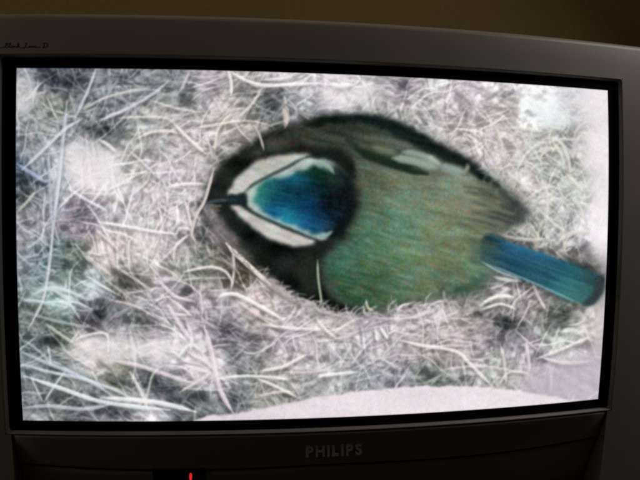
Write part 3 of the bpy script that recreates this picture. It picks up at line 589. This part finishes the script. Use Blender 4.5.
# standby window with the red lamp
def on_panel(x, z, off): return sag(x, z)+lower_tilt(z)+off
bm = bmesh.new(); box(bm, -.1800, -.1265, -.0012, .0035, -.0130, .0130, .0008)
me = bpy.data.meshes.new('standby_window'); bm.to_mesh(me); bm.free(); me.materials.append(M_WINDOW)
for vv in me.vertices:
    x, y, z = vv.co; z -= .2352; vv.co = (x, on_panel(x, z, .0010)+y, z)
win = bpy.data.objects.new('standby_window', me); COL.objects.link(win); win.parent = bottom
bm = bmesh.new(); bmesh.ops.create_uvsphere(bm, u_segments=16, v_segments=10, radius=1)
me = bpy.data.meshes.new('standby_lamp')
for vv in bm.verts: vv.co = Vector((-.1418+vv.co.x*.0014, on_panel(-.1418, -.2330, -.0006)+vv.co.y*.0018, -.2332+vv.co.z*.0052))
bm.to_mesh(me); bm.free(); me.materials.append(M_LED); me.polygons.foreach_set('use_smooth', [True]*len(me.polygons))
led = bpy.data.objects.new('standby_lamp', me); COL.objects.link(led); led.parent = bottom
led['label'] = 'small glowing red standby lamp'

# maker's name in raised letters
def glyph(ch):
    c = bpy.data.curves.new('letter', 'FONT'); c.body = ch; c.size = 1; c.offset = .042; c.extrude = .03; c.resolution_u = 6
    o = bpy.data.objects.new('letter', c); COL.objects.link(o)
    bpy.context.view_layer.update()
    me = bpy.data.meshes.new_from_object(o.evaluated_get(bpy.context.evaluated_depsgraph_get()))
    bpy.data.objects.remove(o); return me
word = 'PHILIPS'; gl = [glyph(c) for c in word]; ext = []
for me in gl:
    co = np.array([v.co for v in me.vertices]); ext.append((co[:, 0].min(), co[:, 0].max(), co[:, 1].min(), co[:, 1].max()))
gap = .17; tot = sum(b-a for a, b, _, _ in ext)+gap*(len(word)-1)
kx = .0570/tot; ky = .0118/max(e[3]-e[2] for e in ext); xc = -.0262
for me, (a, b, c0, d0) in zip(gl, ext):
    for vv in me.vertices:
        x = xc+(vv.co.x-a)*kx; z = -.2102+(vv.co.y-max(c0, 0)*0)*ky
        vv.co = (x, sag(x, -.204)+lower_tilt(-.2102)+.0006-(vv.co.z+.03)*.085, z)
    xc += (b-a+gap)*kx; me.materials.append(M_LETTER); me.update()
    o = bpy.data.objects.new('letter', me); COL.objects.link(o); o.parent = lower

# cursive line name on the top left of the frame, pen strokes in millimetres
pen = [[(-4,.2),(0,.5),(1.2,2.2),(1.6,4.0),(1.2,.6),(1.0,.0)],[(1.0,4.0),(2.6,4.3),(3.2,3.4),(1.8,2.4),(3.4,1.7),(3.0,.4),(1.0,.1)],[(3.2,.6),(4.4,2.6),(4.9,4.1),(4.4,4.0),(4.3,1.0),(4.8,.1),(5.6,.6)],
       [(7.0,1.7),(6.2,1.9),(5.6,.9),(6.2,.1),(6.9,.8),(7.1,1.8),(7.0,.4),(7.6,.2)],[(9.2,1.5),(8.4,1.8),(7.9,.9),(8.5,.1),(9.5,.5)],[(9.6,.4),(10.8,2.8),(11.0,4.2),(10.5,3.6),(10.4,.1)],[(10.5,1.1),(11.8,1.8),(11.0,1.1),(12.0,.1),(14.6,.0)],
       [(15.6,3.6),(17.0,4.3),(16.6,2.2),(15.6,.3),(14.6,-.3),(15.8,.4),(17.6,-.1),(18.8,.4)],[(18.6,.4),(19.2,1.7),(19.1,.5),(19.6,.1),(20.2,.8)],[(20.2,.8),(20.5,1.7),(20.5,.1),(21.2,1.6),(21.8,1.5),(21.8,.2),(22.6,.4)],
       [(22.6,.5),(23.6,1.2),(23.3,1.8),(22.8,1.0),(23.3,.1),(25.4,.4),(27.2,.4)],[(30.4,4.0),(30.2,2.0),(29.8,.2)],[(29.2,3.9),(31.2,4.2),(33.0,3.0),(32.4,1.0),(30.6,.1),(28.8,.2)],[(19.4,2.7),(19.6,2.9)]]
v, f = [], []
for s in pen:
    q = smooth_poly(s, False, 5); d = np.gradient(q, axis=0); nn = np.stack([-d[:, 1], d[:, 0]], 1)/(np.hypot(d[:, 0], d[:, 1])[:, None]+1e-9)
    b0 = len(v)
    for (x, z), n in zip(q, nn):
        for sgn in (-1, 1):
            X_, Z_ = -.3130+(x+n[0]*.26*sgn)*.00125, .1882+(z+n[1]*.26*sgn)*.00105
            v.append((X_, front_y(X_, Z_)-.00018, Z_))
    for k in range(len(q)-1): f.append((b0+2*k, b0+2*k+1, b0+2*k+3, b0+2*k+2))
scr = mesh_obj('script_lettering', v, f, M_INK, frame)

# ---------------------------------------------------------------- picture tube and its lit picture
v, f = [], []
TX = np.linspace(-.306, .306, 41); TQ = np.linspace(-.1745, .1745, 25)
for x in TX:
    for z in TQ: v.append((x, sag(x, z)+.0062, z))
for i in range(len(TX)-1):
    for j in range(len(TQ)-1): f.append((i*25+j, (i+1)*25+j, (i+1)*25+j+1, i*25+j+1))
tube = part(mesh_obj('picture_tube', v, f, M_GLASS, tv, True))

PIC, BIRD, RIM = paint()
NX, NZ = 1000, 562
u = np.linspace(-1, 1, NX); w = np.linspace(1, -1, NZ)
U, Wv = np.meshgrid(u, w)
xx = U*.3027; zz = Wv*.1702
def bow(c):                                          # polynomial fitted to the camera projection: sheet position of a tube point
    out, k = np.zeros_like(U), 0; zq = zz/.169; uq = xx/.3
    for i in range(5):
        for j in range(5-i):
            out += c[k]*uq**i*zq**j; k += 1
    return out
sx = bow([335.27,1.485,-1.157,-.027,.011,304.062,4.341,-3.821,-.107,-24.704,-.641,.586,-10.964,-.284,1.697])
sy = bow([248.764,-172.962,-3.022,2.245,.071,-.176,11.928,.344,-.29,-1.537,6.358,.207,.089,-.889,.053])
def sample(a):
    fx = np.clip((sx-SX0)*PS, 0, CW-1.001); fy = np.clip((sy-SY0)*PS, 0, CH-1.001)
    x0 = fx.astype(int); y0 = fy.astype(int); tx = fx-x0; ty = fy-y0
    if a.ndim == 3: tx = tx[..., None]; ty = ty[..., None]
    return a[y0, x0]*(1-tx)*(1-ty)+a[y0, x0+1]*tx*(1-ty)+a[y0+1, x0]*(1-tx)*ty+a[y0+1, x0+1]*tx*ty
rgb = sample(PIC); rgb = np.where(rgb <= .04045, rgb/12.92, ((rgb+.055)/1.055)**2.4)
# the lit raster ends in a soft rounded edge
edge_d = np.minimum((1-np.abs(U))*.3027, (1-np.abs(Wv))*.1702)
rgb = rgb*np.clip(edge_d/.0009, .15, 1)[..., None]
co = np.stack([xx, (xx*xx+zz*zz)/(2*RS)+.0045, zz], -1).reshape(-1, 3).astype(np.float32)
rgba = np.concatenate([rgb, np.ones(rgb.shape[:2]+(1,))], -1).reshape(-1, 4).astype(np.float32)
ii = np.arange(NX*NZ).reshape(NZ, NX)
quads = np.stack([ii[1:, :-1], ii[1:, 1:], ii[:-1, 1:], ii[:-1, :-1]], -1)
bq = sample(BIRD)[:-1, :-1] > .5; rq = (sample(RIM)[:-1, :-1] > .5) & ~bq
def picture(name, sel):
    q = quads[sel]; used, inv = np.unique(q.ravel(), return_inverse=True); n = len(q)
    me = bpy.data.meshes.new(name); me.vertices.add(len(used)); me.vertices.foreach_set('co', co[used].ravel())
    me.loops.add(n*4); me.loops.foreach_set('vertex_index', inv.astype(np.int32).ravel())
    me.polygons.add(n); me.polygons.foreach_set('loop_start', np.arange(0, n*4, 4, dtype=np.int32)); me.polygons.foreach_set('loop_total', np.full(n, 4, np.int32))
    me.polygons.foreach_set('use_smooth', np.ones(n, bool))
    at = me.attributes.new('picture', 'FLOAT_COLOR', 'POINT'); at.data.foreach_set('color', rgba[used].ravel())
    me.update(calc_edges=True); me.validate(); me.materials.append(M_PIC)
    o = bpy.data.objects.new(name, me); COL.objects.link(o); o.parent = tube
    return o
picture('nest_picture', ~bq & ~rq)['label'] = 'screen picture of a tangled straw nest'
picture('bird_picture', bq)['label'] = 'screen picture of a blue tit seen from above'
picture('box_rim_picture', rq)['label'] = 'screen picture of the pale pink nest box rim'
